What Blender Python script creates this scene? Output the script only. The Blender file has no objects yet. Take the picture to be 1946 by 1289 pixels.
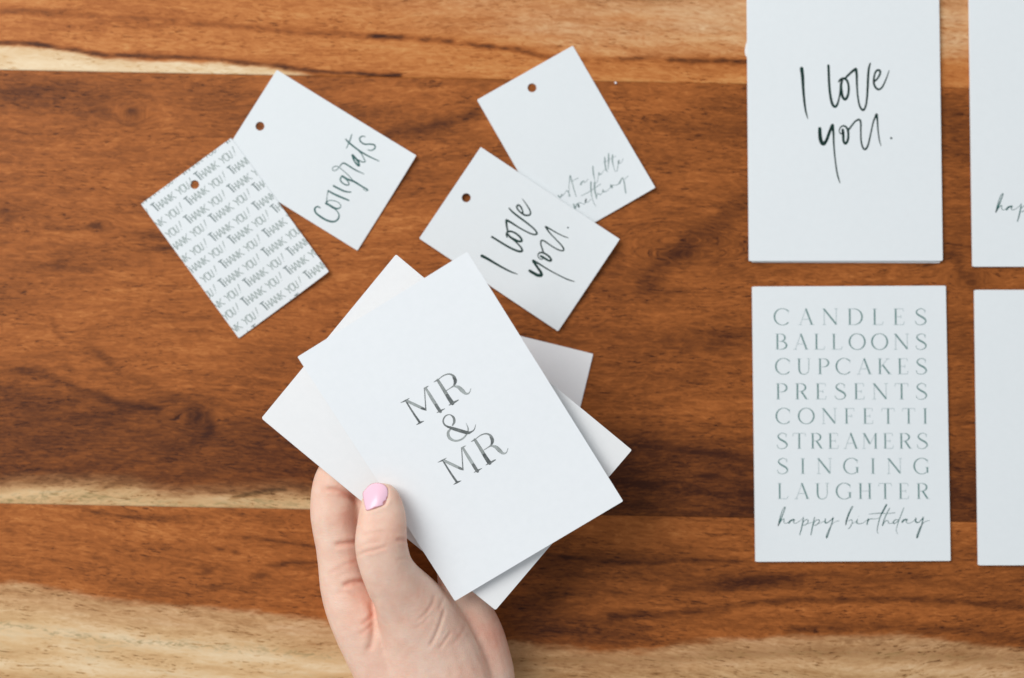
import bpy, bmesh, math, random
import numpy as np
from mathutils import Vector, Matrix
from mathutils.bvhtree import BVHTree

# ------------------------------------------------------------------ scene, camera, light
S = bpy.context.scene
COL = S.collection
MM = 0.001
DIST, TILT = 0.650, math.radians(2.4)

cam_d = bpy.data.cameras.new('camera')
cam = bpy.data.objects.new('camera', cam_d); COL.objects.link(cam)
cam_d.sensor_width = 36.0; cam_d.lens = 50.0
cam_d.clip_start = 0.02; cam_d.clip_end = 50.0
cam.location = (0, -DIST * math.sin(TILT), DIST * math.cos(TILT))
cam.rotation_euler = (TILT, 0, 0)
cam_d.dof.use_dof = True
cam_d.dof.focus_distance = 0.608
cam_d.dof.aperture_fstop = 3.7
S.camera = cam

world = bpy.data.worlds.new('World'); S.world = world; world.use_nodes = True
bg = world.node_tree.nodes['Background']
bg.inputs[0].default_value = (0.90, 0.95, 1.0, 1); bg.inputs[1].default_value = 0.44

def area(name, loc, target, size, power, color):
    d = bpy.data.lights.new(name, 'AREA'); d.shape = 'RECTANGLE'
    d.size, d.size_y = size; d.energy = power; d.color = color
    o = bpy.data.objects.new(name, d); COL.objects.link(o)
    o.location = loc
    o.rotation_euler = (Vector(target) - Vector(loc)).to_track_quat('-Z', 'Y').to_euler()
    return o
area('window_light', (-1.15, 0.78, 1.60), (0, 0, 0), (1.3, 1.3), 38.5, (1.0, 0.985, 0.97))

S.view_settings.view_transform = 'Standard'; S.view_settings.look = 'None'
S.view_settings.exposure = 0.0; S.view_settings.gamma = 1.0
S.view_settings.use_curve_mapping = False

# ------------------------------------------------------------------ measuring helpers
ct, st = math.cos(TILT), math.sin(TILT)
CAM = np.array([0, -DIST * st, DIST * ct])
PW, PH = 1946.0, 1289.0

def ray(u, v):
    x, y = (u - PW / 2) / PW * 0.72, -(v - PH / 2) / PW * 0.72
    return np.array([x, ct * y + st, st * y - ct])

def unp(u, v, z0=0.0, a=0.0, b=0.0):
    """point seen at photograph position (u, v) on the sheet z = z0 + a x + b y (metres)"""
    d = ray(u, v)
    s = (z0 + a * CAM[0] + b * CAM[1] - CAM[2]) / (d[2] - a * d[0] - b * d[1])
    return CAM + s * d

def project(p):
    q = np.asarray(p) - CAM
    x = q[..., 0]; y = ct * q[..., 1] + st * q[..., 2]; z = -st * q[..., 1] + ct * q[..., 2]
    return x / -z / 0.72 * PW + PW / 2, -y / -z / 0.72 * PW + PH / 2

def hnoise(x, y, seed=0, octaves=1):
    """smooth value noise, -1..1"""
    out = 0; amp = 1; tot = 0
    for o in range(octaves):
        xs, ys = x * 2 ** o, y * 2 ** o
        xi, yi = np.floor(xs).astype(np.int64), np.floor(ys).astype(np.int64)
        fx, fy = xs - xi, ys - yi
        fx = fx * fx * (3 - 2 * fx); fy = fy * fy * (3 - 2 * fy)
        def h(i, j):
            n = (i * 374761393 + j * 668265263 + (seed + o * 17) * 974711) & 0x7fffffff
            n = ((n ^ (n >> 13)) * 1274126177) & 0x7fffffff
            n = n ^ (n >> 16)
            return (n & 0xffff) / 32767.5 - 1
        v = (h(xi, yi) * (1 - fx) + h(xi + 1, yi) * fx) * (1 - fy) + (h(xi, yi + 1) * (1 - fx) + h(xi + 1, yi + 1) * fx) * fy
        out = out + v * amp; tot += amp; amp *= 0.55
    return out / tot

# ------------------------------------------------------------------ object helpers
def mesh_obj(name, me, mat=None, parent=None):
    o = bpy.data.objects.new(name, me); COL.objects.link(o)
    if mat: me.materials.append(mat)
    if parent: o.parent = parent
    return o

def empty(name, mw):
    o = bpy.data.objects.new(name, None); COL.objects.link(o); o.empty_display_size = 0.01
    o.matrix_world = mw
    return o

def tag(o, label, cat, group=None):
    o['label'] = label; o['category'] = cat
    if group: o['group'] = group
    return o

# ------------------------------------------------------------------ node helpers
def lin(r, g, b):
    f = lambda c: (c / 255 / 12.92) if c / 255 <= 0.04045 else ((c / 255 + 0.055) / 1.055) ** 2.4
    return (f(r), f(g), f(b), 1.0)

class NT:
    def __init__(s, name):
        s.m = bpy.data.materials.new(name); s.m.use_nodes = True
        s.t = s.m.node_tree; s.bsdf = s.t.nodes['Principled BSDF']
    def n(s, kind, **kw):
        nd = s.t.nodes.new('ShaderNode' + kind)
        for k, v in kw.items(): setattr(nd, k, v)
        return nd
    def l(s, a, b): s.t.links.new(a, b)
    def put(s, sock, v):
        if hasattr(v, 'is_output'): s.l(v, sock)
        else: sock.default_value = v
    def math(s, op, a, b=0.0, clamp=False):
        nd = s.n('Math', operation=op, use_clamp=clamp); s.put(nd.inputs[0], a); s.put(nd.inputs[1], b); return nd.outputs[0]
    def attr(s, name): nd = s.n('Attribute', attribute_name=name); return nd
    def scale(s, vec, xyz):
        nd = s.n('VectorMath', operation='MULTIPLY'); s.put(nd.inputs[0], vec); nd.inputs[1].default_value = xyz; return nd.outputs[0]
    def noise(s, vec, scale, detail=4.0, rough=0.55, dist=0.0):
        nd = s.n('TexNoise'); s.put(nd.inputs['Vector'], vec)
        nd.inputs['Scale'].default_value = scale; nd.inputs['Detail'].default_value = detail
        nd.inputs['Roughness'].default_value = rough; nd.inputs['Distortion'].default_value = dist
        return nd.outputs['Fac']
    def ramp(s, fac, stops):
        nd = s.n('ValToRGB'); s.put(nd.inputs[0], fac); el = nd.color_ramp.elements
        while len(el) < len(stops): el.new(0.5)
        for e, (p, c) in zip(el, stops): e.position = p; e.color = c
        return nd.outputs[0]
    def mix(s, fac, a, b, mode='MIX'):
        nd = s.n('Mix', data_type='RGBA', blend_type=mode); s.put(nd.inputs[0], fac); s.put(nd.inputs[6], a); s.put(nd.inputs[7], b); return nd.outputs[2]
    def bump(s, h, strength, dist):
        nd = s.n('Bump'); nd.inputs['Strength'].default_value = strength; nd.inputs['Distance'].default_value = dist
        s.put(nd.inputs['Height'], h); s.l(nd.outputs[0], s.bsdf.inputs['Normal'])
    def rng(s, v, a, b, c=0.0, d=1.0):
        nd = s.n('MapRange', interpolation_type='SMOOTHSTEP'); s.put(nd.inputs[0], v)
        for i, q in enumerate((a, b, c, d)): nd.inputs[i + 1].default_value = q
        return nd.outputs[0]

def wood_material():
    w = NT('acacia_wood')
    g = w.attr('grain').outputs['Vector']           # millimetres along / across the grain, board seed
    tone = w.attr('tone').outputs['Fac']; sap = w.attr('sap').outputs['Fac']; grey = w.attr('olive').outputs['Fac']
    # gentle warp so that fibres wander
    wn = w.n('TexNoise'); w.l(w.scale(g, (0.045, 0.10, 1)), wn.inputs['Vector']); wn.inputs['Scale'].default_value = 1.0; wn.inputs['Detail'].default_value = 3.0
    wo = w.n('VectorMath', operation='MULTIPLY_ADD'); w.l(wn.outputs['Color'], wo.inputs[0]); wo.inputs[1].default_value = (7.0, 3.0, 0); w.l(g, wo.inputs[2])
    gw = wo.outputs[0]
    broad = w.noise(w.scale(gw, (1 / 34, 1 / 5.0, 1)), 1.0, 5, 0.6)
    fleck = w.noise(w.scale(gw, (1 / 5.5, 1 / 1.6, 1)), 1.0, 5, 0.66, 0.9)
    fibre = w.noise(w.scale(gw, (1 / 15, 1 / 0.42, 1)), 1.0, 3, 0.6)
    pore = w.noise(w.scale(gw, (1 / 4.2, 1 / 0.55, 1.7)), 1.0, 2, 0.5, 0.3)
    where = w.noise(w.scale(gw, (1 / 30, 1 / 9, 2.3)), 1.0, 2, 0.5)
    poremask = w.math('MULTIPLY', w.rng(pore, 0.575, 0.70), w.rng(where, 0.36, 0.62))
    t = w.math('ADD', tone, w.math('MULTIPLY', w.math('SUBTRACT', broad, 0.5), 0.44))
    t = w.math('ADD', t, w.math('MULTIPLY', w.math('SUBTRACT', fleck, 0.5), 0.74))
    t = w.math('ADD', t, w.math('MULTIPLY', w.math('SUBTRACT', fibre, 0.5), 0.32))
    t = w.math('SUBTRACT', t, w.math('MULTIPLY', poremask, 0.36), True)
    heart = w.ramp(t, [(0.0, lin(64, 29, 12)), (0.18, lin(99, 52, 21)), (0.38, lin(135, 75, 31)), (0.56, lin(166, 95, 43)), (0.74, lin(192, 120, 62)), (1.0, lin(212, 153, 92))])
    st_ = w.math('ADD', w.math('MULTIPLY', w.math('SUBTRACT', tone, 0.5), 0.8), 0.55)
    st_ = w.math('ADD', st_, w.math('MULTIPLY', w.math('SUBTRACT', broad, 0.5), 0.85))
    st_ = w.math('ADD', st_, w.math('MULTIPLY', w.math('SUBTRACT', fleck, 0.5), 0.5))
    st_ = w.math('SUBTRACT', st_, w.math('MULTIPLY', poremask, 0.55), True)
    sapc = w.ramp(st_, [(0.0, lin(122, 88, 50)), (0.28, lin(184, 140, 92)), (0.58, lin(214, 178, 131)), (1.0, lin(236, 215, 180))])
    ol = w.math('MULTIPLY', w.math('MULTIPLY', grey, w.rng(fleck, 0.42, 0.66)), 0.75)
    sapc = w.mix(ol, sapc, lin(128, 112, 68))
    edge = w.math('ADD', sap, w.math('MULTIPLY', w.math('SUBTRACT', fleck, 0.5), w.math('MULTIPLY', w.math('MULTIPLY', sap, w.math('SUBTRACT', 1.0, sap)), 2.6)), True)
    c = w.mix(edge, heart, sapc)
    w.l(c, w.bsdf.inputs['Base Color'])
    w.l(w.math('ADD', 0.46, w.math('MULTIPLY', fibre, 0.18)), w.bsdf.inputs['Roughness'])
    w.bsdf.inputs['Specular IOR Level'].default_value = 0.16
    w.bump(w.math('SUBTRACT', fibre, w.math('MULTIPLY', poremask, 1.2)), 0.22, 0.00025)
    return w.m

def paper_material(name, col, rough=0.62, fibre=0.22):
    w = NT(name); tc = w.n('TexCoord').outputs['Object']
    n = w.noise(tc, 900.0, 4, 0.6); big = w.noise(tc, 22.0, 2, 0.5)
    mid = w.noise(tc, 260.0, 4, 0.7)
    c = w.mix(w.math('ADD', w.math('MULTIPLY', big, 0.10), w.math('MULTIPLY', w.math('SUBTRACT', mid, 0.4), 0.16), True), col, lin(196, 204, 206))
    w.l(c, w.bsdf.inputs['Base Color']); w.bsdf.inputs['Roughness'].default_value = rough
    w.bsdf.inputs['Specular IOR Level'].default_value = 0.3
    w.bump(n, fibre, 0.00006)
    return w.m

def ink_material(name, col, col2):
    w = NT(name); tc = w.n('TexCoord').outputs['Object']
    n = w.noise(tc, 420.0, 3, 0.6)
    w.l(w.mix(w.rng(n, 0.35, 0.7), col, col2), w.bsdf.inputs['Base Color'])
    w.bsdf.inputs['Roughness'].default_value = 0.55; w.bsdf.inputs['Specular IOR Level'].default_value = 0.25
    return w.m

def tint_material(name, dark, light):
    w = NT(name); tc = w.n('TexCoord').outputs['Object']
    n = w.noise(tc, 420.0, 3, 0.6)
    f = w.math('ADD', w.attr('shade').outputs['Fac'], w.math('MULTIPLY', w.math('SUBTRACT', n, 0.5), 0.3), True)
    w.l(w.mix(f, light, dark), w.bsdf.inputs['Base Color'])
    w.bsdf.inputs['Roughness'].default_value = 0.55; w.bsdf.inputs['Specular IOR Level'].default_value = 0.25
    return w.m

def wash_material():
    w = NT('watercolour_ink'); tc = w.n('TexCoord').outputs['Object']
    sh = w.attr('shade').outputs['Fac']; ed = w.attr('rim').outputs['Fac']
    n = w.noise(tc, 520.0, 4, 0.65); n2 = w.noise(tc, 160.0, 2, 0.5)
    f = w.math('ADD', sh, w.math('MULTIPLY', w.math('SUBTRACT', n, 0.5), 0.45))
    f = w.math('ADD', f, w.math('MULTIPLY', w.math('SUBTRACT', n2, 0.5), 0.5))
    f = w.math('ADD', f, w.math('MULTIPLY', w.rng(ed, 0.55, 1.0), 0.22), True)
    w.l(w.ramp(f, [(0.0, lin(196, 204, 204)), (0.35, lin(152, 158, 156)), (0.65, lin(98, 103, 103)), (1.0, lin(46, 50, 52))]), w.bsdf.inputs['Base Color'])
    w.bsdf.inputs['Roughness'].default_value = 0.6; w.bsdf.inputs['Specular IOR Level'].default_value = 0.25
    return w.m

def skin_material():
    w = NT('skin'); tc = w.n('TexCoord').outputs['Object']
    red = w.attr('flush_shade').outputs['Fac']
    mot = w.noise(tc, 120.0, 4, 0.6, 0.4); fine = w.noise(tc, 900.0, 3, 0.6)
    f = w.math('ADD', red, w.math('MULTIPLY', w.math('SUBTRACT', mot, 0.5), 0.75), True)
    c = w.ramp(f, [(0.0, lin(238, 206, 186)), (0.35, lin(232, 188, 166)), (0.7, lin(222, 160, 138)), (1.0, lin(196, 118, 98))])
    w.l(c, w.bsdf.inputs['Base Color'])
    b = w.bsdf.inputs
    b['Subsurface Weight'].default_value = 0.25; b['Subsurface Radius'].default_value = (1.0, 0.36, 0.2); b['Subsurface Scale'].default_value = 0.0028
    b['Roughness'].default_value = 0.52; b['Specular IOR Level'].default_value = 0.35
    vor = w.n('TexVoronoi'); w.l(tc, vor.inputs['Vector']); vor.inputs['Scale'].default_value = 1500.0
    h = w.math('ADD', w.math('MULTIPLY', fine, 0.6), w.math('MULTIPLY', vor.outputs['Distance'], 0.5))
    rot = w.n('Mapping'); w.l(tc, rot.inputs['Vector']); rot.inputs['Rotation'].default_value = (0, 0, 0.35); rot.inputs['Scale'].default_value = (260, 1500, 400)
    rot2 = w.n('Mapping'); w.l(tc, rot2.inputs['Vector']); rot2.inputs['Rotation'].default_value = (0, 0, -0.7); rot2.inputs['Scale'].default_value = (300, 1500, 400)
    l1 = w.noise(rot.outputs[0], 1.0, 3, 0.6, 0.5); l2 = w.noise(rot2.outputs[0], 1.0, 3, 0.6, 0.5)
    h = w.math('ADD', h, w.math('ADD', w.math('MULTIPLY', l1, 1.1), w.math('MULTIPLY', l2, 0.8)))
    w.bump(h, 0.42, 0.00022)
    return w.m

def simple(name, col, rough, coat=0.0, spec=0.5):
    w = NT(name); tc = w.n('TexCoord').outputs['Object']
    n = w.noise(tc, 300.0, 3, 0.5)
    w.l(w.mix(w.math('MULTIPLY', n, 0.10), col, (col[0] * .8, col[1] * .75, col[2] * .78, 1)), w.bsdf.inputs['Base Color'])
    w.bsdf.inputs['Roughness'].default_value = rough; w.bsdf.inputs['Coat Weight'].default_value = coat
    w.bsdf.inputs['Specular IOR Level'].default_value = spec; w.bsdf.inputs['Coat Roughness'].default_value = 0.06
    return w.m

WOOD = wood_material()
CARD = paper_material('card_stock', (0.81, 0.85, 0.865, 1))
TAGP = paper_material('tag_stock', (0.775, 0.815, 0.83, 1))
HELD = paper_material('card_stock_lit', (0.90, 0.93, 0.95, 1))  # card stock lightened to carry the stronger light on the held card
ENV = paper_material('envelope_paper', (0.88, 0.885, 0.885, 1), 0.7, 0.2)
GREYP = paper_material('plain_stock', (0.88, 0.88, 0.89, 1))
INK = ink_material('green_black_ink', lin(5, 38, 33), lin(12, 58, 50))
SERIFINK = tint_material('soft_green_ink', lin(100, 134, 131), lin(182, 196, 198))
MIDINK = ink_material('grey_green_ink', lin(34, 82, 80), lin(74, 116, 112))
PALEINK = ink_material('pale_grey_ink', lin(120, 140, 140), lin(160, 174, 172))
PATTERNINK = tint_material('pattern_ink', lin(110, 124, 126), lin(174, 185, 181))
WASH = wash_material()
SKIN = skin_material()
NAIL = simple('bare_nail', lin(206, 140, 138), 0.3)
POLISH = simple('pink_polish', lin(244, 200, 217), 0.34, 0.25)
CRUMB = simple('white_speck', lin(235, 232, 235), 0.6)

# ------------------------------------------------------------------ tabletop of wide boards
def poly_y(x, pts):
    p = np.array(pts, float); return np.interp(x, p[:, 0], p[:, 1])

def dist_poly(u, v, pts):
    """distance to a polyline and parameter along it (0..1)"""
    best = np.full(u.shape, 1e9); par = np.zeros(u.shape)
    P = np.array(pts, float)[:, :2]; n = len(P) - 1
    for i in range(n):
        a, b = P[i], P[i + 1]; d = b - a; L2 = (d * d).sum()
        t = np.clip(((u - a[0]) * d[0] + (v - a[1]) * d[1]) / L2, 0, 1)
        q = np.hypot(u - a[0] - t * d[0], v - a[1] - t * d[1])
        m = q < best; best[m] = q[m]; par[m] = (i + t[m]) / n
    return best, par

def sstep(x, a, b):
    t = np.clip((x - a) / (b - a), 0, 1); return t * t * (3 - 2 * t)

def wood_fields(u, v, board):
    tone = np.full(u.shape, 0.52); sap = np.zeros(u.shape); olive = np.zeros(u.shape)
    rough = hnoise(u / 38, v / 9, 5, 3) * 7 + hnoise(u / 12, v / 4, 9, 2) * 2.5
    ju = u + hnoise(u / 60, v / 40, 31, 2) * 16; jv = v + hnoise(u / 70, v / 22, 33, 2) * 9 + rough * 0.5
    def blob(x, y, rx, ry, amp, ang=0.0):
        c, s = math.cos(ang), math.sin(ang); dx, dy = ju - x, jv - y
        a, b = (dx * c + dy * s) / rx, (-dx * s + dy * c) / ry
        return amp * np.exp(-(a * a + b * b))
    def vein(pts, w, amp, brk=0.0, seed=3):
        d, par = dist_poly(u, v + rough * 0.45, pts)
        k = np.exp(-(d / w) ** 2)
        if brk: k = k * np.clip(1 - brk + brk * 2 * (0.5 + hnoise(u / 30, v / 40, seed, 2)), 0, 1.3)
        return amp * k
    if board == 0:
        tone = tone + 0.16 + 0.06 * sstep(u, 300, 1400) + hnoise(u / 330, v / 26, 71, 3) * 0.13
        top = poly_y(u, [(-500, 78), (0, 84), (100, 91), (150, 97), (200, 108), (300, 114), (400, 117), (500, 124), (560, 132), (640, 150), (2500, 190)])
        sap = sap + sstep(v + rough * 0.5, top - 1, top + 8) * sstep(640 - u, 0, 120)
        tone += 0.10 * sap
        tone += vein([(-500, 74), (0, 81), (60, 84), (130, 93), (200, 104), (300, 109), (370, 110), (450, 118), (520, 125), (600, 135), (700, 142), (760, 144)], 4.5, -0.50, 0.3)
        tone += vein([(0, 18), (200, 30), (340, 43), (480, 52), (560, 61), (700, 68), (760, 73)], 6, -0.20, 0.7, 8)
        tone += vein([(700, 68), (810, 75), (900, 84), (960, 92), (1040, 108), (1120, 113), (1220, 111), (1350, 117), (1420, 118)], 5, -0.42, 0.7, 12)
        tan = sstep(u, 500, 1300) * sstep(poly_y(u, [(0, 18), (480, 40), (900, 80), (1120, 112), (1946, 122)]) - v, -6, 40)
        sap = np.maximum(sap, 0.34 * tan * (0.8 + 0.5 * hnoise(u / 150, v / 18, 44, 2)))
        tone += 0.05 * tan
        tone += blob(1215, -6, 70, 11, -0.45) + blob(500, 30, 120, 16, 0.05) + blob(1890, 120, 60, 60, 0.0)
        tone += blob(120, 45, 220, 10, -0.08) + blob(1500, 60, 200, 30, 0.10)
        tone += -0.2 * sstep(-v, 150, 400)
    elif board == 1:
        tone = tone - 0.05 + hnoise(u / 260, v / 60, 21, 3) * 0.13
        for b in [(40, 190, 70, 26, -.16), (110, 168, 90, 18, -.14), (170, 200, 60, 22, -.08), (256, 214, 17, 10, -.36), (268, 238, 24, 14, -.12), (180, 432, 15, 7, -.36), (150, 437, 55, 4, -.2), (290, 447, 45, 10, -.22),
                  (318, 474, 34, 7, -.30), (12, 415, 18, 16, -.24), (120, 498, 26, 20, -.10), (780, 250, 80, 22, -.12), (660, 210, 110, 30, -.06), (180, 240, 60, 30, -.05),
                  (200, 570, 130, 50, .13), (330, 560, 120, 60, .06), (700, 420, 140, 60, .12), (660, 540, 120, 60, .10), (420, 650, 160, 30, .06), (90, 640, 130, 30, .08), (300, 690, 160, 36, .06),
                  (1240, 330, 110, 50, .02), (1180, 520, 100, 60, .02), (1380, 640, 60, 26, -.20), (1300, 625, 50, 16, -.12), (1345, 902, 24, 9, -.26), (1250, 560, 120, 30, -.05), (1370, 185, 60, 16, -.14), (1350, 250, 90, 30, -.08),
                  (1840, 530, 22, 16, -.26), (1822, 505, 9, 14, -.20), (1800, 480, 16, 16, -.12), (1900, 545, 50, 8, -.14), (1825, 300, 30, 120, -.10), (1830, 720, 40, 120, -.12), (1810, 240, 60, 40, -.08)]:
            tone = tone + blob(*b)
        tone += vein([(690, 272), (780, 250), (860, 232), (905, 212)], 11, -0.20, 0.3)
        tone += vein([(1410, 385), (1370, 425), (1320, 455), (1270, 492), (1230, 540)], 22, -0.22)
        tone += vein([(0, 702), (60, 708), (110, 722), (170, 745), (230, 768), (300, 778)], 9, -0.24, 0.3)
        tone += vein([(100, 606), (105, 630), (130, 648), (170, 660), (210, 690)], 6, -0.13)
        tone += vein([(160, 640), (210, 690), (260, 725), (330, 755)], 12, -0.08)
        # the dark heart band above the sapwood
        up = poly_y(u, [(-500, 690), (0, 712), (100, 728), (170, 752), (260, 778), (420, 800), (560, 770), (760, 800), (1000, 780), (1200, 810), (1450, 850), (1800, 860), (2500, 860)])
        dark = sstep(v + rough * 1.4, up - 25, up + 45)
        tone -= dark * (0.27 - 0.05 * sstep(u, 900, 1200) + 0.03 * hnoise(u / 120, v / 25, 50, 3))
        tone -= 0.05 * sstep(u, 1050, 1250) * sstep(v, 520, 900)
        tone -= 0.05 * sstep(u, 1000, 1150) * sstep(v, 820, 880) + 0.03 * sstep(u, 900, 1150)
        tone += blob(372, 788, 20, 17, -.30) + blob(352, 806, 18, 10, -.12) + vein([(400, 806), (400, 822), (385, 836), (366, 838)], 9, -0.16)
        tone += vein([(330, 800), (345, 780), (372, 770), (398, 780), (408, 805)], 9, -0.07)
        tone += blob(330, 860, 60, 20, -.08) + blob(500, 870, 60, 22, -.06)
        tone += vein([(1110, 905), (1200, 918), (1290, 930), (1350, 938), (1430, 938)], 6, -0.16, 0.4) + vein([(1180, 842), (1260, 850), (1330, 860), (1400, 862)], 6, -0.16, 0.4)
        top = poly_y(u, [(-500, 905), (0, 908), (80, 903), (150, 902), (250, 908), (300, 920), (350, 923), (450, 924), (500, 920), (550, 918), (600, 924), (700, 935), (800, 950), (860, 970), (900, 1000), (2500, 1060)])
        s = sstep(v + rough * 0.7, top - 12, top + 26) * (0.40 + 0.60 * sstep(v + rough, top + 8, top + 34))
        sap = s
        tone = tone * (1 - s) + s * 0.50
        olive = s * sstep(v + rough, top + 16, top + 40) * (0.85 + 0.4 * hnoise(u / 60, v / 10, 61, 2))
        tone += vein([(440, 948), (490, 936), (540, 930)], 4, -0.5)
    else:
        tone = tone - 0.01 + hnoise(u / 300, v / 36, 81, 3) * 0.12
        tone -= 0.09 * sstep(u, 700, 1150)
        for b in [(320, 985, 90, 10, -.14), (200, 978, 80, 7, -.12), (430, 1042, 14, 5, -.35), (455, 1049, 8, 5, -.35), (390, 1086, 16, 9, -.25), (500, 1090, 20, 5, -.3), (560, 1070, 40, 4, -.3), (300, 1030, 90, 14, .03), (60, 1050, 120, 20, .08), (60, 985, 60, 14, .06),
                  (560, 1010, 80, 30, -.10), (1010, 1170, 70, 46, -.24), (1120, 1200, 110, 26, -.24), (1050, 1090, 60, 40, -.14), (1240, 1010, 150, 28, .16), (1200, 1060, 90, 14, -.08), (1300, 1105, 110, 8, .04), (1430, 1105, 60, 16, -.20), (1380, 1120, 60, 8, -.14),  # orange patch below the held stack, lightened further to offset the stack's shadow
                  (1640, 1100, 260, 14, -.10), (1600, 1160, 240, 14, .06), (1500, 1130, 160, 6, .06), (1820, 1000, 40, 16, .12)]:
            tone = tone + blob(*b)
        tone += vein([(1040, 1055), (1150, 1068), (1240, 1070), (1320, 1066), (1400, 1066)], 5, -0.20, 0.3)
        tone += vein([(1160, 1172), (1250, 1168), (1360, 1158), (1450, 1146), (1540, 1140), (1650, 1138), (1780, 1140), (1880, 1148), (2000, 1158)], 7, -0.26, 0.3)
        tone += vein([(1280, 1118), (1360, 1112), (1440, 1102), (1520, 1098)], 11, -0.18, 0.2)
        tone += vein([(1500, 1196), (1640, 1190), (1780, 1196), (1946, 1216)], 9, -0.16, 0.2)
        tone += vein([(120, 962), (220, 980), (330, 990), (420, 1000)], 4, -0.2, 0.5) + vein([(400, 1015), (500, 1025), (600, 1040)], 3, -0.25, 0.5)
        top = poly_y(u, [(-500, 1090), (0, 1103), (60, 1110), (130, 1124), (200, 1136), (330, 1148), (430, 1155), (520, 1165), (600, 1177), (700, 1190), (980, 1212), (1050, 1226), (1120, 1234), (1240, 1234), (1300, 1220), (1400, 1212), (1500, 1208), (1600, 1204), (1700, 1206), (1780, 1213), (1860, 1222), (1946, 1232), (2500, 1290)])
        sap = sstep(v + rough * 1.1, top - 5, top + 13) * (0.62 + 0.38 * sstep(v + rough, top + 20, top + 80))
        right = sstep(u, 700, 1200)
        sap *= 1 - 0.22 * right
        lo = sstep(v, top, top + 30)
        tone = tone * (1 - lo) + lo * (0.52 - 0.12 * right)
        tone += vein([(-300, 1195), (0, 1200), (160, 1208), (300, 1222), (420, 1240), (560, 1258), (720, 1275)], 15, 0.26) * lo
        tone += vein([(-300, 1262), (0, 1258), (140, 1262), (300, 1275), (500, 1300)], 14, 0.18) * lo
        tone += vein([(1300, 1268), (1500, 1262), (1700, 1268), (1946, 1280)], 13, 0.16) * lo
        tone += blob(0, 1300, 120, 16, -.4)
        olive = lo * (np.exp(-((v - poly_y(u, [(-300, 1180), (0, 1187), (200, 1215), (500, 1235), (800, 1260), (1380, 1250), (1500, 1240), (1700, 1243), (1850, 1250), (2000, 1258)])) / 8.0) ** 2) * 0.9 + 0.3 * sstep(hnoise(u / 90, v / 12, 66, 2), 0.1, 0.8))
        tone += 0.0
    return np.clip(tone, 0.02, 0.98), np.clip(sap, 0, 1), np.clip(olive, 0, 1)

GRAIN = math.radians(-1.1)
JOINT = [-690, 133, 957, 1780]          # photograph height of the joints at its left edge
def joint_y(x, k):                       # the joints run straight across the table
    p = unp(0, JOINT[k]); return p[1] + math.tan(GRAIN) * (x - p[0])

table = empty('tabletop', Matrix.Identity(4))
table['kind'] = 'structure'
table['label'] = 'reddish brown wooden tabletop of wide boards with pale sapwood streaks'

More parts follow.
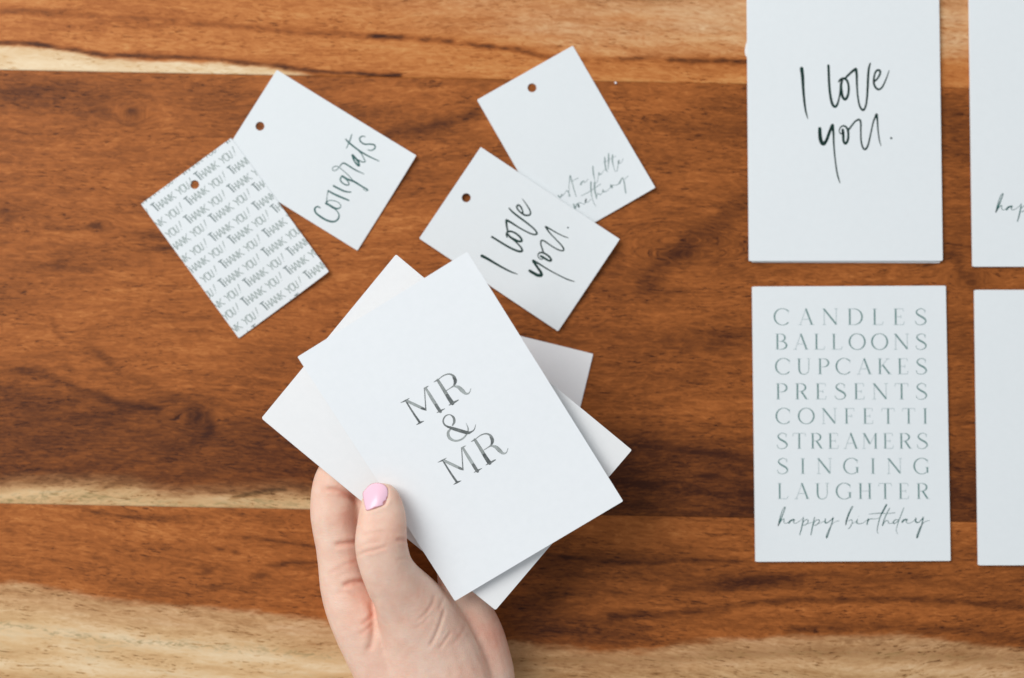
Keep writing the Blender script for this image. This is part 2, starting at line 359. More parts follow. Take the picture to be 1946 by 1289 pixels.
def make_board(k):
    xs = np.concatenate([np.linspace(-0.36, -0.245, 12), np.arange(-0.240, 0.240, 0.00075), np.linspace(0.241, 0.36, 12)])
    t0, t1 = {0: (0.0, 0.19), 1: (0.0, 1.0), 2: (0.55, 1.0)}[k]        # fraction of the board width that needs detail
    H = abs(joint_y(0, k) - joint_y(0, k + 1))
    n = int(H * (t1 - t0) / 0.00075)
    ts = np.linspace(t0, t1, n)
    if t0 > 0: ts = np.concatenate([np.linspace(0.004, t0, 25)[:-1], ts])
    if t1 < 1: ts = np.concatenate([ts, np.linspace(t1, 0.996, 25)[1:]])
    g = 0.00002 / H                                                     # hairline joint
    ts = np.clip(ts, g * 3.0, 1 - g * 3.0)
    X, T = np.meshgrid(xs, ts)
    yb = joint_y(X, k + 1); yt = joint_y(X, k)
    Y = yb + (yt - yb) * T
    Z = hnoise(X * 14, Y * 40, 3 + k, 2) * 0.00006
    ny, nx = X.shape
    co = np.stack([X, Y, Z], -1).reshape(-1, 3)
    rows = [co]
    def border(tv, dz):
        yy = joint_y(xs, k + 1) + (joint_y(xs, k) - joint_y(xs, k + 1)) * tv
        return np.stack([xs, yy, np.full_like(xs, dz)], -1)
    low = [border(g, -0.00012), border(g, -0.024)]; high = [border(1 - g, -0.00012), border(1 - g, -0.024)]
    all_rows = np.concatenate([low[1][None], low[0][None], co.reshape(ny, nx, 3), high[0][None], high[1][None]])
    R = all_rows.shape[0]
    V = all_rows.reshape(-1, 3)
    i = np.arange(R - 1)[:, None] * nx + np.arange(nx - 1)[None]
    F = np.stack([i, i + 1, i + 1 + nx, i + nx], -1).reshape(-1, 4)
    under = np.stack([np.arange(nx - 1) + 1, np.arange(nx - 1), (R - 1) * nx + np.arange(nx - 1), (R - 1) * nx + np.arange(nx - 1) + 1], -1)
    F = np.concatenate([F, under])
    me = bpy.data.meshes.new('plank')
    me.vertices.add(len(V)); me.vertices.foreach_set('co', V.ravel())
    me.loops.add(F.size); me.loops.foreach_set('vertex_index', F.ravel().astype(np.int32))
    me.polygons.add(len(F)); me.polygons.foreach_set('loop_start', np.arange(0, F.size, 4, dtype=np.int32))
    me.polygons.foreach_set('use_smooth', np.ones(len(F), bool))
    me.update(calc_edges=True); me.validate()
    flat = V.copy(); flat[:, 2] = 0
    u, v = project(flat)
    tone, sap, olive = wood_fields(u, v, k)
    for nm, arr in (('tone', tone), ('sap', sap), ('olive', olive)):
        a = me.attributes.new(nm, 'FLOAT', 'POINT'); a.data.foreach_set('value', arr.astype(np.float32))
    c, s = math.cos(-GRAIN), math.sin(-GRAIN)
    gx = (V[:, 0] * c - V[:, 1] * s) * 1000; gy = (V[:, 0] * s + V[:, 1] * c) * 1000
    gy = gy + hnoise(gx / 150, gy / 60, 90 + k, 2) * 7
    if k == 1:
        for (ku, kv, r, amt) in ((372, 795, 60, 5.0), (256, 216, 45, 5.0), (180, 432, 45, 3.0), (1840, 530, 60, 5.0), (1300, 470, 120, 9.0)):
            d2 = ((u - ku) ** 2 + ((v - kv) * 1.5) ** 2) / r ** 2
            gy = gy + amt * np.exp(-d2) * np.tanh((kv - v) / 14.0) * -1.0
    if k == 2: gy = gy + 0.06 * (u - 400) / 4 * sstep(900 - u, 0, 400) + 7 * np.sin((u - 1100) / 330) * sstep(u, 950, 1250)
    if k == 0: gy = gy + 0.035 * (u - 500) / 4.2
    grain = np.stack([gx, gy, np.full_like(gx, 11.3 * (k + 1))], -1)
    a = me.attributes.new('grain', 'FLOAT_VECTOR', 'POINT'); a.data.foreach_set('vector', grain.astype(np.float32).ravel())
    mesh_obj('plank', me, WOOD, table)
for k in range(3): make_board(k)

# ------------------------------------------------------------------ paper goods
class Sheet:
    """a flat paper thing whose top face matches four measured corners (TL, TR, BR, BL)"""
    def __init__(s, corners, z0, a=0.0, b=0.0, size=None):
        s.pl = (z0, a, b)
        p = [unp(u, v, z0, a, b) for u, v in corners]
        c = sum(p) / 4
        n = np.array([-a, -b, 1.0]); n /= np.linalg.norm(n)
        x = (p[1] - p[0]) + (p[2] - p[3]); x /= np.linalg.norm(x)
        y0 = (p[0] - p[3]) + (p[1] - p[2]); y0 /= np.linalg.norm(y0)
        # shared squaring: x and y turned equally so that they become perpendicular
        e = (np.dot(x, y0)) / 2; x = x - e * y0; x -= n * np.dot(x, n); x /= np.linalg.norm(x)
        y = np.cross(n, x)
        s.w = (np.linalg.norm(p[1] - p[0]) + np.linalg.norm(p[2] - p[3])) / 2
        s.h = (np.linalg.norm(p[0] - p[3]) + np.linalg.norm(p[1] - p[2])) / 2
        if size: s.w, s.h = size
        s.c, s.x, s.y, s.n = c, x, y, n
        s.mw = Matrix(((x[0], y[0], n[0], c[0]), (x[1], y[1], n[1], c[1]), (x[2], y[2], n[2], c[2]), (0, 0, 0, 1)))
    def loc(s, u, v):
        q = unp(u, v, *s.pl) - s.c
        return float(np.dot(q, s.x)), float(np.dot(q, s.y))

def slab(name, outline, z0, z1, mat, parent, hole=None, bend=None, jitter=0.0, div=0):
    """closed sheet with the given outline (metres, counter-clockwise) between z0 and z1, optional round hole"""
    bm = bmesh.new()
    loops = [outline]
    if hole:
        hx, hy, hr = hole
        loops.append([(hx + hr * math.cos(i * math.tau / 28), hy + hr * math.sin(i * math.tau / 28)) for i in range(28)])
    edges = []
    for lp in loops:
        pts = []
        for i, p in enumerate(lp):
            q = lp[(i + 1) % len(lp)]
            m = max(1, int(math.hypot(q[0] - p[0], q[1] - p[1]) / 0.006)) if lp is outline else 1
            for j in range(m): pts.append((p[0] + (q[0] - p[0]) * j / m, p[1] + (q[1] - p[1]) * j / m))
        vs = [bm.verts.new((x, y, z1)) for x, y in pts]
        edges += [bm.edges.new((vs[i], vs[(i + 1) % len(vs)])) for i in range(len(vs))]
    bmesh.ops.triangle_fill(bm, use_beauty=True, use_dissolve=False, edges=edges, normal=(0, 0, 1))
    if bend:
        for _ in range(3):
            long = [e for e in bm.edges if e.calc_length() > 0.008]
            if long: bmesh.ops.subdivide_edges(bm, edges=long, cuts=1); bmesh.ops.triangulate(bm, faces=bm.faces[:])
    top = bm.faces[:]
    for f in top:
        if f.normal.z < 0: f.normal_flip()
    r = bmesh.ops.extrude_face_region(bm, geom=top)
    nv = [g for g in r['geom'] if isinstance(g, bmesh.types.BMVert)]
    for v in nv: v.co.z = z0
    bm.normal_update()
    bmesh.ops.recalc_face_normals(bm, faces=bm.faces[:])
    if bend:
        for v in bm.verts: v.co.z += bend(v.co.x, v.co.y)
    me = bpy.data.meshes.new(name); bm.to_mesh(me); bm.free()
    return mesh_obj(name, me, mat, parent)

def rect(w, h, dx=0.0, dy=0.0, r=0.0004):
    a, b = w / 2, h / 2
    return [(-a + dx, -b + r + dy), (-a + r + dx, -b + dy), (a - r + dx, -b + dy), (a + dx, -b + r + dy), (a + dx, b - r + dy), (a - r + dx, b + dy), (-a + r + dx, b + dy), (-a + dx, b - r + dy)]

# ---- printed strokes
def catmull(pts, n):
    P = np.array(pts, float)
    if len(P) < 3: return P
    Q = np.concatenate([[2 * P[0] - P[1]], P, [2 * P[-1] - P[-2]]])
    out = []
    for i in range(1, len(Q) - 2):
        t = np.linspace(0, 1, n, endpoint=False)[:, None]
        a, b, c, d = Q[i - 1], Q[i], Q[i + 1], Q[i + 2]
        out.append(0.5 * (2 * b + (c - a) * t + (2 * a - 5 * b + 4 * c - d) * t ** 2 + (3 * b - 3 * c + d - a) * t ** 3))
    out.append(P[-1:]); return np.concatenate(out)

class Ink:
    """collects ribbons (x, y, full width in metres) into one printed mesh"""
    def __init__(s): s.v = []; s.f = []; s.sh = []; s.rim = []; s.k = 0
    def stroke(s, pts, smooth=True, n=6, shade=0.5, cap=True):
        P = catmull(pts, n) if smooth else np.array(pts, float)
        xy = P[:, :2]; w = np.maximum(P[:, 2], 2e-5) / 2
        d = np.gradient(xy, axis=0); L = np.linalg.norm(d, axis=1); L[L == 0] = 1; d = d / L[:, None]
        nr = np.stack([-d[:, 1], d[:, 0]], -1)
        if cap:
            a = xy[0] - d[0] * w[0] * 0.8; b = xy[-1] + d[-1] * w[-1] * 0.8
            xy = np.concatenate([[a], xy, [b]]); w = np.concatenate([[w[0] * 0.45], w, [w[-1] * 0.45]]); nr = np.concatenate([nr[:1], nr, nr[-1:]])
        z = 0.00003 + 0.000004 * (s.k % 9); s.k += 1
        b0 = len(s.v)
        for i in range(len(xy)):
            l, r = xy[i] + nr[i] * w[i], xy[i] - nr[i] * w[i]
            s.v += [(l[0], l[1], z), (xy[i][0], xy[i][1], z), (r[0], r[1], z)]
            s.sh += [shade] * 3; s.rim += [1.0, 0.0, 1.0]
            if i:
                q = b0 + 3 * i
                s.f += [(q - 3, q - 2, q + 1, q), (q - 2, q - 1, q + 2, q + 1)]
    def dot(s, x, y, r):
        z = 0.00003 + 0.000004 * (s.k % 9); s.k += 1
        b0 = len(s.v)
        for i in range(10):
            s.v.append((x + r * math.cos(i * math.tau / 10), y + r * math.sin(i * math.tau / 10), z)); s.sh.append(0.5); s.rim.append(1.0)
        s.f.append(tuple(range(b0, b0 + 10)))
    def build(s, name, mat, parent, bend=None, clip=None, hole=None):
        me = bpy.data.meshes.new(name)
        v = s.v if not bend else [(x, y, z + bend(x, y)) for x, y, z in s.v]
        me.from_pydata(v, [], s.f)
        for nm, arr in (('shade', s.sh), ('rim', s.rim)):
            a = me.attributes.new(nm, 'FLOAT', 'POINT'); a.data.foreach_set('value', np.array(arr, np.float32))
        bm = bmesh.new(); bm.from_mesh(me)
        for f in bm.faces:
            f.normal_update()
            if f.normal.z < 0: f.normal_flip()
        if clip:
            for co, no in (((-clip[0], 0, 0), (-1, 0, 0)), ((clip[0], 0, 0), (1, 0, 0)), ((0, -clip[1], 0), (0, -1, 0)), ((0, clip[1], 0), (0, 1, 0))):
                bmesh.ops.bisect_plane(bm, geom=bm.verts[:] + bm.edges[:] + bm.faces[:], plane_co=co, plane_no=no, clear_outer=True)
        if hole:
            bmesh.ops.delete(bm, geom=[f for f in bm.faces if math.hypot(f.calc_center_median().x - hole[0], f.calc_center_median().y - hole[1]) < hole[2] * 1.08], context='FACES')
        bm.to_mesh(me); bm.free()
        if len(me.polygons) == 0: return None
        return mesh_obj(name, me, mat, parent)

def trace(ink, sheet, strokes, origin, scale, wscale=1.0, xf=None, shade=0.5, n=6):
    """strokes measured in an enlarged view of the photograph: origin + point / scale"""
    mpp = 0.00024 * (CAM[2] - sheet.c[2]) / CAM[2]
    for stv in strokes:
        pts = []
        sh = shade
        if isinstance(stv, tuple): sh, stv = stv
        for (x, y, w) in stv:
            u, v = origin[0] + x / scale, origin[1] + y / scale; k = 1.0
            if xf: u, v, k = xf(u, v)
            lx, ly = sheet.loc(u, v); pts.append((lx, ly, w / scale * mpp * wscale * k))
        if len(pts) == 1: ink.dot(pts[0][0], pts[0][1], pts[0][2])
        else: ink.stroke(pts, True, n, sh)

LOVE_1 = [[(172, 103, 30), (182, 190, 27), (188, 300, 22), (198, 420, 19), (212, 520, 15), (232, 595, 7)]]
LOVE_2 = [[(435, 75, 20), (438, 150, 20), (442, 250, 20), (452, 360, 20), (472, 450, 22), (500, 480, 22), (525, 450, 17), (545, 370, 14), (556, 290, 18)],
          [(535, 235, 13), (560, 210, 20), (595, 205, 20), (622, 235, 18), (634, 300, 18), (625, 370, 20), (600, 408, 22), (575, 385, 22), (562, 330, 24), (558, 270, 22), (570, 220, 18)],
          [(595, 205, 16), (640, 160, 18), (680, 125, 21), (704, 110, 24)],
          [(704, 110, 24), (712, 170, 20), (714, 260, 16), (722, 370, 14), (740, 470, 15), (772, 513, 18), (798, 480, 16), (812, 400, 16), (820, 280, 18), (824, 180, 19), (832, 100, 17), (845, 55, 13)],
          [(878, 235, 16), (910, 210, 14), (938, 165, 16), (940, 128, 17), (915, 122, 17), (892, 150, 15), (880, 210, 16), (885, 270, 17), (920, 310, 17), (960, 290, 14), (1000, 210, 11), (1030, 125, 6)]]
LOVE_3 = [[(350, 692, 28), (352, 750, 30), (360, 810, 32), (385, 845, 30), (415, 810, 26), (445, 730, 24), (472, 665, 26)],
          [(475, 660, 26), (484, 740, 18), (488, 850, 14), (498, 970, 12), (515, 1100, 12), (530, 1170, 12), (548, 1225, 7)],
          [(575, 705, 22), (580, 760, 22), (583, 815, 20), (600, 842, 20), (622, 815, 20), (630, 760, 18), (622, 700, 18), (590, 668, 14), (555, 680, 10), (542, 715, 9), (556, 745, 10), (590, 735, 8)],
          [(625, 715, 16), (660, 670, 14), (700, 622, 14), (738, 607, 16), (752, 640, 15), (752, 720, 13), (756, 820, 13), (775, 885, 14), (800, 895, 16), (825, 850, 14), (850, 740, 12), (875, 630, 13), (905, 555, 18)],
          [(908, 555, 20), (915, 620, 14), (922, 720, 11), (935, 810, 10), (950, 862, 6)], [(1050, 788, 9)]]
CONGRATS = [[(185, 1000, 14), (150, 985, 18), (118, 1010, 22), (130, 1060, 22), (190, 1110, 24), (270, 1155, 24), (350, 1170, 22), (400, 1140, 20), (415, 1090, 16), (390, 1040, 12), (350, 1005, 12)],
            [(252, 945, 26), (300, 970, 26), (350, 1000, 26), (400, 1010, 18), (435, 985, 12), (420, 945, 9), (360, 915, 9), (290, 910, 10), (262, 930, 14), (268, 860, 8), (280, 790, 12)],
            [(280, 790, 18), (350, 830, 22), (440, 870, 24), (535, 910, 18)], [(345, 730, 22), (420, 770, 22), (490, 800, 20), (560, 808, 14)],
            [(450, 612, 18), (430, 650, 16), (450, 690, 16), (500, 720, 16), (535, 715, 14), (525, 680, 12), (490, 640, 18), (450, 612, 24)],
            [(450, 610, 24), (520, 650, 22), (600, 680, 24), (690, 735, 20), (765, 780, 16), (745, 790, 9), (715, 770, 8), (722, 745, 8)],
            [(590, 670, 9), (540, 615, 9), (490, 565, 9), (430, 515, 9)],
            [(410, 500, 9), (370, 490, 9), (335, 515, 9), (345, 545, 8), (385, 535, 9), (420, 500, 10), (450, 460, 14), (480, 455, 18), (540, 490, 18), (620, 540, 16), (720, 585, 8)],
            [(580, 355, 32), (598, 420, 20), (636, 470, 24), (660, 485, 22), (652, 440, 24), (622, 400, 26), (582, 360, 28)], [(622, 400, 16), (660, 420, 14), (700, 438, 14), (735, 435, 12), (715, 390, 12), (690, 340, 12), (650, 300, 10)],
            [(495, 160, 14), (540, 205, 22), (640, 285, 20), (760, 360, 18), (905, 430, 10)], [(572, 100, 10), (550, 170, 14), (505, 270, 10)],
            [(735, 130, 10), (700, 125, 14), (668, 150, 16), (680, 190, 18), (730, 222, 18), (800, 222, 18), (850, 235, 18), (855, 270, 16), (815, 298, 14), (765, 292, 9)]]
LITTLE_1 = [[(330, 985, 26), (352, 1010, 26), (378, 1025, 24), (405, 960, 22), (412, 1000, 14), (470, 930, 12), (505, 880, 14)], [(505, 880, 16), (540, 920, 20), (570, 1000, 20), (530, 985, 10)],
            [(556, 980, 10), (552, 850, 12), (560, 700, 14), (575, 580, 22), (610, 700, 22), (650, 850, 18), (700, 1010, 14)], [(620, 690, 12), (740, 630, 14)],
            [(790, 765, 34), (815, 715, 30), (860, 690, 16), (870, 730, 10), (940, 650, 10)]]
LITTLE_2 = [[(1038, 390, 24), (1048, 530, 26), (1070, 640, 14), (1092, 740, 10), (1125, 700, 10), (1152, 600, 12), (1158, 520, 20), (1182, 562, 22), (1240, 510, 10), (1285, 455, 10)],
            [(1280, 210, 28), (1288, 340, 26), (1308, 460, 26), (1340, 500, 14)], [(1360, 130, 26), (1360, 280, 28), (1350, 450, 12)], [(1440, 160, 30), (1436, 280, 28), (1460, 400, 14), (1490, 490, 12), (1530, 480, 12), (1550, 380, 14), (1572, 270, 30), (1556, 320, 20), (1610, 320, 12), (1660, 240, 10)],
            [(1250, 320, 8), (1400, 240, 12), (1510, 180, 10)]]
LITTLE_3 = [[(645, 1160, 32), (680, 1250, 32), (715, 1150, 20), (755, 1225, 34), (745, 1140, 18), (800, 1140, 12), (870, 1160, 10), (905, 1050, 26), (885, 1120, 24), (940, 1120, 12), (1000, 1060, 10)],
            [(1000, 710, 30), (1000, 850, 30), (1015, 1000, 16), (1050, 1120, 12), (1100, 1210, 10)], [(810, 990, 14), (980, 900, 14), (1200, 750, 14)],
            [(1072, 720, 26), (1075, 850, 32), (1095, 960, 28), (1115, 1050, 20)], [(1115, 1010, 12), (1140, 940, 14), (1180, 970, 14), (1230, 930, 12), (1245, 870, 22), (1258, 912, 24), (1310, 900, 12), (1390, 830, 12), (1402, 770, 22), (1430, 830, 30), (1440, 775, 16), (1500, 780, 10), (1570, 745, 16)],
            [(1578, 740, 32), (1615, 665, 26), (1648, 630, 20), (1680, 740, 26), (1695, 860, 26), (1710, 940, 24)], [(1680, 665, 10), (1760, 590, 12)]]
HAPPY = [[(110, 290, 12), (130, 250, 15), (165, 160, 12), (190, 90, 10), (180, 85, 8), (155, 130, 9), (125, 230, 13), (112, 290, 12)], [(118, 280, 6), (150, 230, 8), (175, 215, 9), (176, 250, 8), (195, 265, 6), (230, 250, 6)],
         [(230, 262, 20), (250, 235, 20), (292, 222, 14), (282, 245, 10), (300, 265, 6), (350, 240, 5), (392, 205, 5)],
         [(395, 195, 9), (385, 260, 13), (370, 330, 13), (352, 395, 9)], [(380, 270, 5), (410, 230, 7), (445, 225, 9), (440, 260, 9), (405, 285, 7), (375, 280, 4)], [(440, 270, 4), (500, 250, 4)],
         [(520, 195, 9), (505, 260, 13), (490, 330, 13), (478, 395, 9)], [(505, 270, 5), (535, 230, 7), (570, 225, 9), (565, 260, 9), (530, 285, 7), (500, 280, 4)], [(565, 268, 4), (632, 240, 5)],
         [(640, 212, 10), (638, 255, 18), (665, 255, 12), (700, 230, 10), (725, 205, 12)], [(728, 200, 14), (710, 270, 12), (680, 360, 13), (655, 425, 16), (652, 400, 8), (680, 330, 6), (730, 260, 5), (795, 232, 5)]]
BIRTHDAY = [[(868, 280, 12), (890, 200, 14), (925, 120, 10), (948, 78, 9), (935, 80, 7), (905, 140, 8), (875, 230, 13), (868, 280, 10)], [(895, 240, 6), (935, 225, 8), (940, 260, 8), (915, 310, 9), (895, 325, 7)], [(938, 268, 4), (985, 245, 5)],
            [(1000, 218, 8), (990, 255, 16), (1015, 268, 8), (1060, 260, 5), (1110, 225, 5)], [(1012, 185, 4)], [(1122, 212, 12), (1112, 250, 16), (1106, 278, 13)], [(1115, 245, 6), (1140, 215, 9), (1200, 215, 5), (1250, 205, 4)],
            [(1325, 55, 20), (1290, 120, 20), (1255, 190, 12), (1230, 280, 9), (1220, 350, 7), (1232, 378, 6)], [(1130, 160, 5), (1250, 150, 8), (1330, 155, 5), (1420, 145, 8)],
            [(1360, 95, 10), (1330, 150, 10), (1300, 220, 12), (1280, 290, 14)], [(1285, 275, 6), (1320, 235, 9), (1345, 240, 8), (1350, 265, 7), (1400, 260, 5)],
            [(1465, 225, 6), (1425, 225, 9), (1400, 255, 14), (1420, 265, 9), (1465, 225, 8), (1495, 150, 9), (1520, 90, 9)], [(1520, 90, 8), (1480, 190, 9), (1445, 290, 7), (1435, 350, 6), (1450, 385, 5)],
            [(1500, 252, 20), (1520, 228, 20), (1558, 220, 12), (1545, 245, 10), (1570, 265, 6), (1620, 245, 5), (1650, 215, 5)], [(1655, 205, 14), (1652, 245, 18), (1680, 255, 10), (1715, 225, 10), (1735, 200, 12)],
            [(1738, 195, 12), (1720, 280, 14), (1695, 350, 15), (1668, 425, 16), (1666, 395, 7), (1700, 310, 6), (1750, 250, 6), (1810, 230, 5)]]
MR = [(0.62, [(118, 395, 15), (190, 510, 19), (255, 605, 24)]), (0.6, [(62, 405, 4), (108, 385, 15), (150, 360, 4)]), (0.6, [(222, 632, 4), (262, 608, 18), (300, 592, 4)]),
      (0.22, [(128, 388, 26), (210, 428, 30), (295, 468, 28)]), (0.6, [(272, 462, 16), (300, 470, 24), (322, 484, 8)]), (0.5, [(318, 480, 12), (312, 380, 10), (304, 258, 10)]),
      (0.28, [(316, 255, 20), (370, 345, 31), (435, 448, 33)]), (0.62, [(422, 428, 32), (445, 465, 33), (468, 498, 30)]), (0.6, [(430, 508, 4), (470, 487, 16), (512, 465, 4)]), (0.4, [(298, 260, 8), (325, 246, 12), (348, 235, 4)]),
      (0.36, [(438, 172, 28), (490, 255, 33), (545, 345, 38)]), (0.68, [(535, 330, 36), (562, 372, 40), (590, 412, 44)]), (0.6, [(552, 432, 6), (600, 406, 20), (650, 378, 10)]), (0.5, [(400, 195, 4), (425, 181, 12), (450, 168, 6)]),
      (0.42, [(445, 168, 7), (500, 128, 11), (555, 113, 14), (598, 132, 24), (618, 180, 34), (606, 228, 18), (570, 255, 9), (530, 280, 6)]), (0.6, [(596, 150, 14), (616, 178, 30), (612, 215, 14)]),
      (0.20, [(600, 238, 8), (650, 247, 32), (690, 282, 40), (725, 312, 24), (760, 305, 11), (778, 262, 6)])]
AND = [(0.5, [(590, 638, 14), (608, 600, 24), (600, 555, 22), (560, 527, 9), (515, 545, 13), (495, 590, 15), (510, 630, 17), (550, 656, 20)]),
       (0.24, [(572, 672, 14), (546, 710, 26), (560, 765, 30), (620, 794, 20), (690, 775, 17), (735, 725, 15), (750, 670, 13), (728, 612, 4)]),
       (0.55, [(540, 648, 16), (580, 664, 30), (650, 686, 36), (740, 711, 34), (778, 705, 18), (812, 678, 9), (828, 628, 4)])]

# ---- tall contrast capitals, unit cap height
ST, HR = 0.105, 0.034
def arc(cx, cy, rx, ry, a0, a1, thick, thin=HR, n=22):
    out = []
    for i in range(n + 1):
        a = math.radians(a0 + (a1 - a0) * i / n)
        out.append((cx + rx * math.cos(a), cy + ry * math.sin(a), thin + (thick - thin) * abs(math.cos(a)) ** 1.6))
    return out
def seg(x0, y0, x1, y1, w): return [(x0, y0, w), (x1, y1, w)]
def serif_glyphs():
    stem = lambda x: [seg(x, 0, x, 1, ST), seg(x - .13, 0, x + .13, 0, HR), seg(x - .13, 1, x + .13, 1, HR)]
    G = {}
    G['C'] = (.92, [arc(.5, .5, .5, .52, 42, 318, ST), seg(.88, .70, .90, .92, HR)])
    G['O'] = (1.0, [arc(.5, .5, .5, .52, 0, 360, ST, n=36)])
    G['G'] = (.95, [arc(.5, .5, .5, .52, 42, 305, ST), seg(.88, .70, .90, .92, HR), seg(.87, .06, .87, .42, ST), seg(.74, .42, 1.0, .42, HR)])
    G['D'] = (.92, stem(.13) + [seg(.13, 1, .42, 1, HR), seg(.13, 0, .42, 0, HR), arc(.40, .5, .50, .5, 90, -90, ST)])
    G['A'] = (.84, [seg(.42, 1, .05, 0, HR), seg(.41, 1.02, .79, 0, ST), seg(.18, .34, .66, .34, HR), seg(-.06, 0, .16, 0, HR), seg(.66, 0, .92, 0, HR)])
    G['N'] = (.92, [seg(.08, 0, .08, 1, HR * 1.2), seg(.06, 1, .84, .02, ST), seg(.84, 0, .84, 1, HR * 1.2), seg(-.04, 0, .20, 0, HR), seg(.72, 1, .96, 1, HR), seg(-.04, 1, .1, 1, HR)])
    G['L'] = (.68, stem(.13) + [seg(.13, 0, .62, 0, HR), seg(.62, 0, .66, .2, HR)])
    G['E'] = (.70, stem(.13) + [seg(.13, 1, .60, 1, HR), seg(.60, 1, .62, .82, HR), seg(.13, .5, .46, .5, HR), seg(.46, .4, .46, .6, HR), seg(.13, 0, .62, 0, HR), seg(.62, 0, .66, .2, HR)])
    G['F'] = (.66, stem(.13) + [seg(.13, 1, .60, 1, HR), seg(.60, 1, .62, .82, HR), seg(.13, .5, .46, .5, HR), seg(.46, .4, .46, .6, HR)])
    G['S'] = (.72, [[(.62, .80, HR), (.58, .94, HR), (.38, 1.02, HR), (.15, .92, .06), (.09, .76, .09), (.22, .61, .11), (.42, .50, .12), (.60, .38, .11), (.68, .22, .085), (.56, .05, .05), (.32, -.02, HR), (.08, .06, HR), (.02, .24, HR)], seg(.62, .74, .64, .96, HR)])
    G['B'] = (.78, stem(.13) + [seg(.13, 1, .36, 1, HR), arc(.34, .76, .28, .24, 90, -90, ST * .9), seg(.13, .52, .36, .52, HR), arc(.36, .26, .36, .26, 90, -90, ST), seg(.13, 0, .38, 0, HR)])
    G['U'] = (.88, [[(.12, 1, ST), (.12, .7, ST), (.12, .35, ST), (.17, .12, .09), (.30, .0, .05), (.44, -.02, HR), (.62, .04, HR), (.73, .2, HR), (.75, .4, HR), (.75, .7, HR), (.75, 1, HR)], seg(-.02, 1, .26, 1, HR), seg(.63, 1, .88, 1, HR)])
    G['P'] = (.72, stem(.13) + [seg(.13, 1, .36, 1, HR), arc(.34, .73, .34, .27, 90, -90, ST), seg(.13, .46, .36, .46, HR)])
    G['R'] = (.80, stem(.13) + [seg(.13, 1, .36, 1, HR), arc(.34, .75, .31, .25, 90, -90, ST), seg(.13, .5, .36, .5, HR), seg(.38, .5, .70, .02, ST), seg(.68, 0, .84, 0, HR)])
    G['K'] = (.82, stem(.13) + [seg(.15, .40, .64, 1, HR), seg(.52, 1, .76, 1, HR), seg(.30, .60, .74, .02, ST), seg(.64, 0, .88, 0, HR)])
    G['T'] = (.80, [seg(.40, 0, .40, 1, ST), seg(.0, 1, .80, 1, HR), seg(.0, 1, -.02, .80, HR), seg(.80, 1, .82, .80, HR), seg(.27, 0, .53, 0, HR)])
    G['I'] = (.26, stem(.13))
    G['M'] = (1.0, [seg(.08, 0, .10, 1, HR), seg(.10, 1, .48, .30, ST), seg(.48, .30, .86, 1, HR), seg(.86, 1, .86, 0, ST), seg(-.04, 0, .2, 0, HR), seg(.74, 0, .98, 0, HR), seg(-.02, 1, .1, 1, HR), seg(.84, 1, .98, 1, HR)])
    G['H'] = (.86, stem(.13) + stem(.73) + [seg(.13, .5, .73, .5, HR)])
    return G
SERIF = serif_glyphs()

def serif_line(parent, sheet, word, px0, px1, ytop, ybase):
    """one justified line of capitals between two measured positions on the baseline; stems and hairlines in two tints"""
    ax, ay = sheet.loc(px0, ybase); bx, by = sheet.loc(px1, ybase); tx, ty = sheet.loc(px0, ytop)
    H = math.hypot(tx - ax, ty - ay); W = math.hypot(bx - ax, by - ay)
    ang = math.atan2(by - ay, bx - ax); c, s = math.cos(ang), math.sin(ang)
    tot = sum(SERIF[ch][0] for ch in word) * H
    gap = (W - tot) / (len(word) - 1)
    x = 0.0; main = Ink()
    for ch in word:
        wd, stks = SERIF[ch]
        for sk in stks:
            pts = [(ax + (x + p[0] * H) * c - p[1] * H * s, ay + (x + p[0] * H) * s + p[1] * H * c, p[2] * H) for p in sk]
            thin = max(p[2] for p in sk) < 0.06
            main.stroke(pts, len(sk) > 2, 2, 0.15 if thin else 0.9, cap=False)
        x += wd * H + gap
    main.build('printed_word', SERIFINK, parent)

def folded_card(name, sheet, label, group=None, mat=CARD, open_mm=0.62, thick=0.45 * MM, bend=None, shift=(0, 0)):
    t = empty(name, sheet.mw); tag(t, label, 'card', group)
    slab('front_panel', rect(sheet.w, sheet.h), -thick, 0.0, mat, t, bend=bend)
    slab('back_panel', rect(sheet.w - 0.0003, sheet.h - 0.0003, shift[0], shift[1]), -2 * thick - open_mm * MM, -thick - open_mm * MM, mat, t, bend=bend)
    # the fold: a rounded strip along the left edge that joins the two panels
    bm = bmesh.new(); n = 7; R = thick + open_mm * MM / 2; prev = None
    ys = np.linspace(-sheet.h / 2 + 0.0002, sheet.h / 2 - 0.0002, 14)
    rows = []
    for y in ys:
        row = []
        for rr in (R, R - thick):
            for i in range(n + 1):
                a = math.pi / 2 + math.pi * i / n
                x = -sheet.w / 2 + 0.0002 + rr * math.cos(a) * 0.55
                row.append(bm.verts.new((x, y, -R + rr * math.sin(a) * 0.995 + (bend(x, y) if bend else 0))))
        rows.append(row)
    for a, b in zip(rows, rows[1:]):
        for i in range(n):
            bm.faces.new((a[i], a[i + 1], b[i + 1], b[i])); bm.faces.new((a[n + 1 + i + 1], a[n + 1 + i], b[n + 1 + i], b[n + 1 + i + 1]))
    bmesh.ops.recalc_face_normals(bm, faces=bm.faces[:])
    for f in bm.faces: f.smooth = True
    me = bpy.data.meshes.new('fold'); bm.to_mesh(me); bm.free(); mesh_obj('fold', me, mat, t)
    return t

# ---------- the flat cards on the right
TC = 1.65 * MM      # top face of a folded card lying on the table
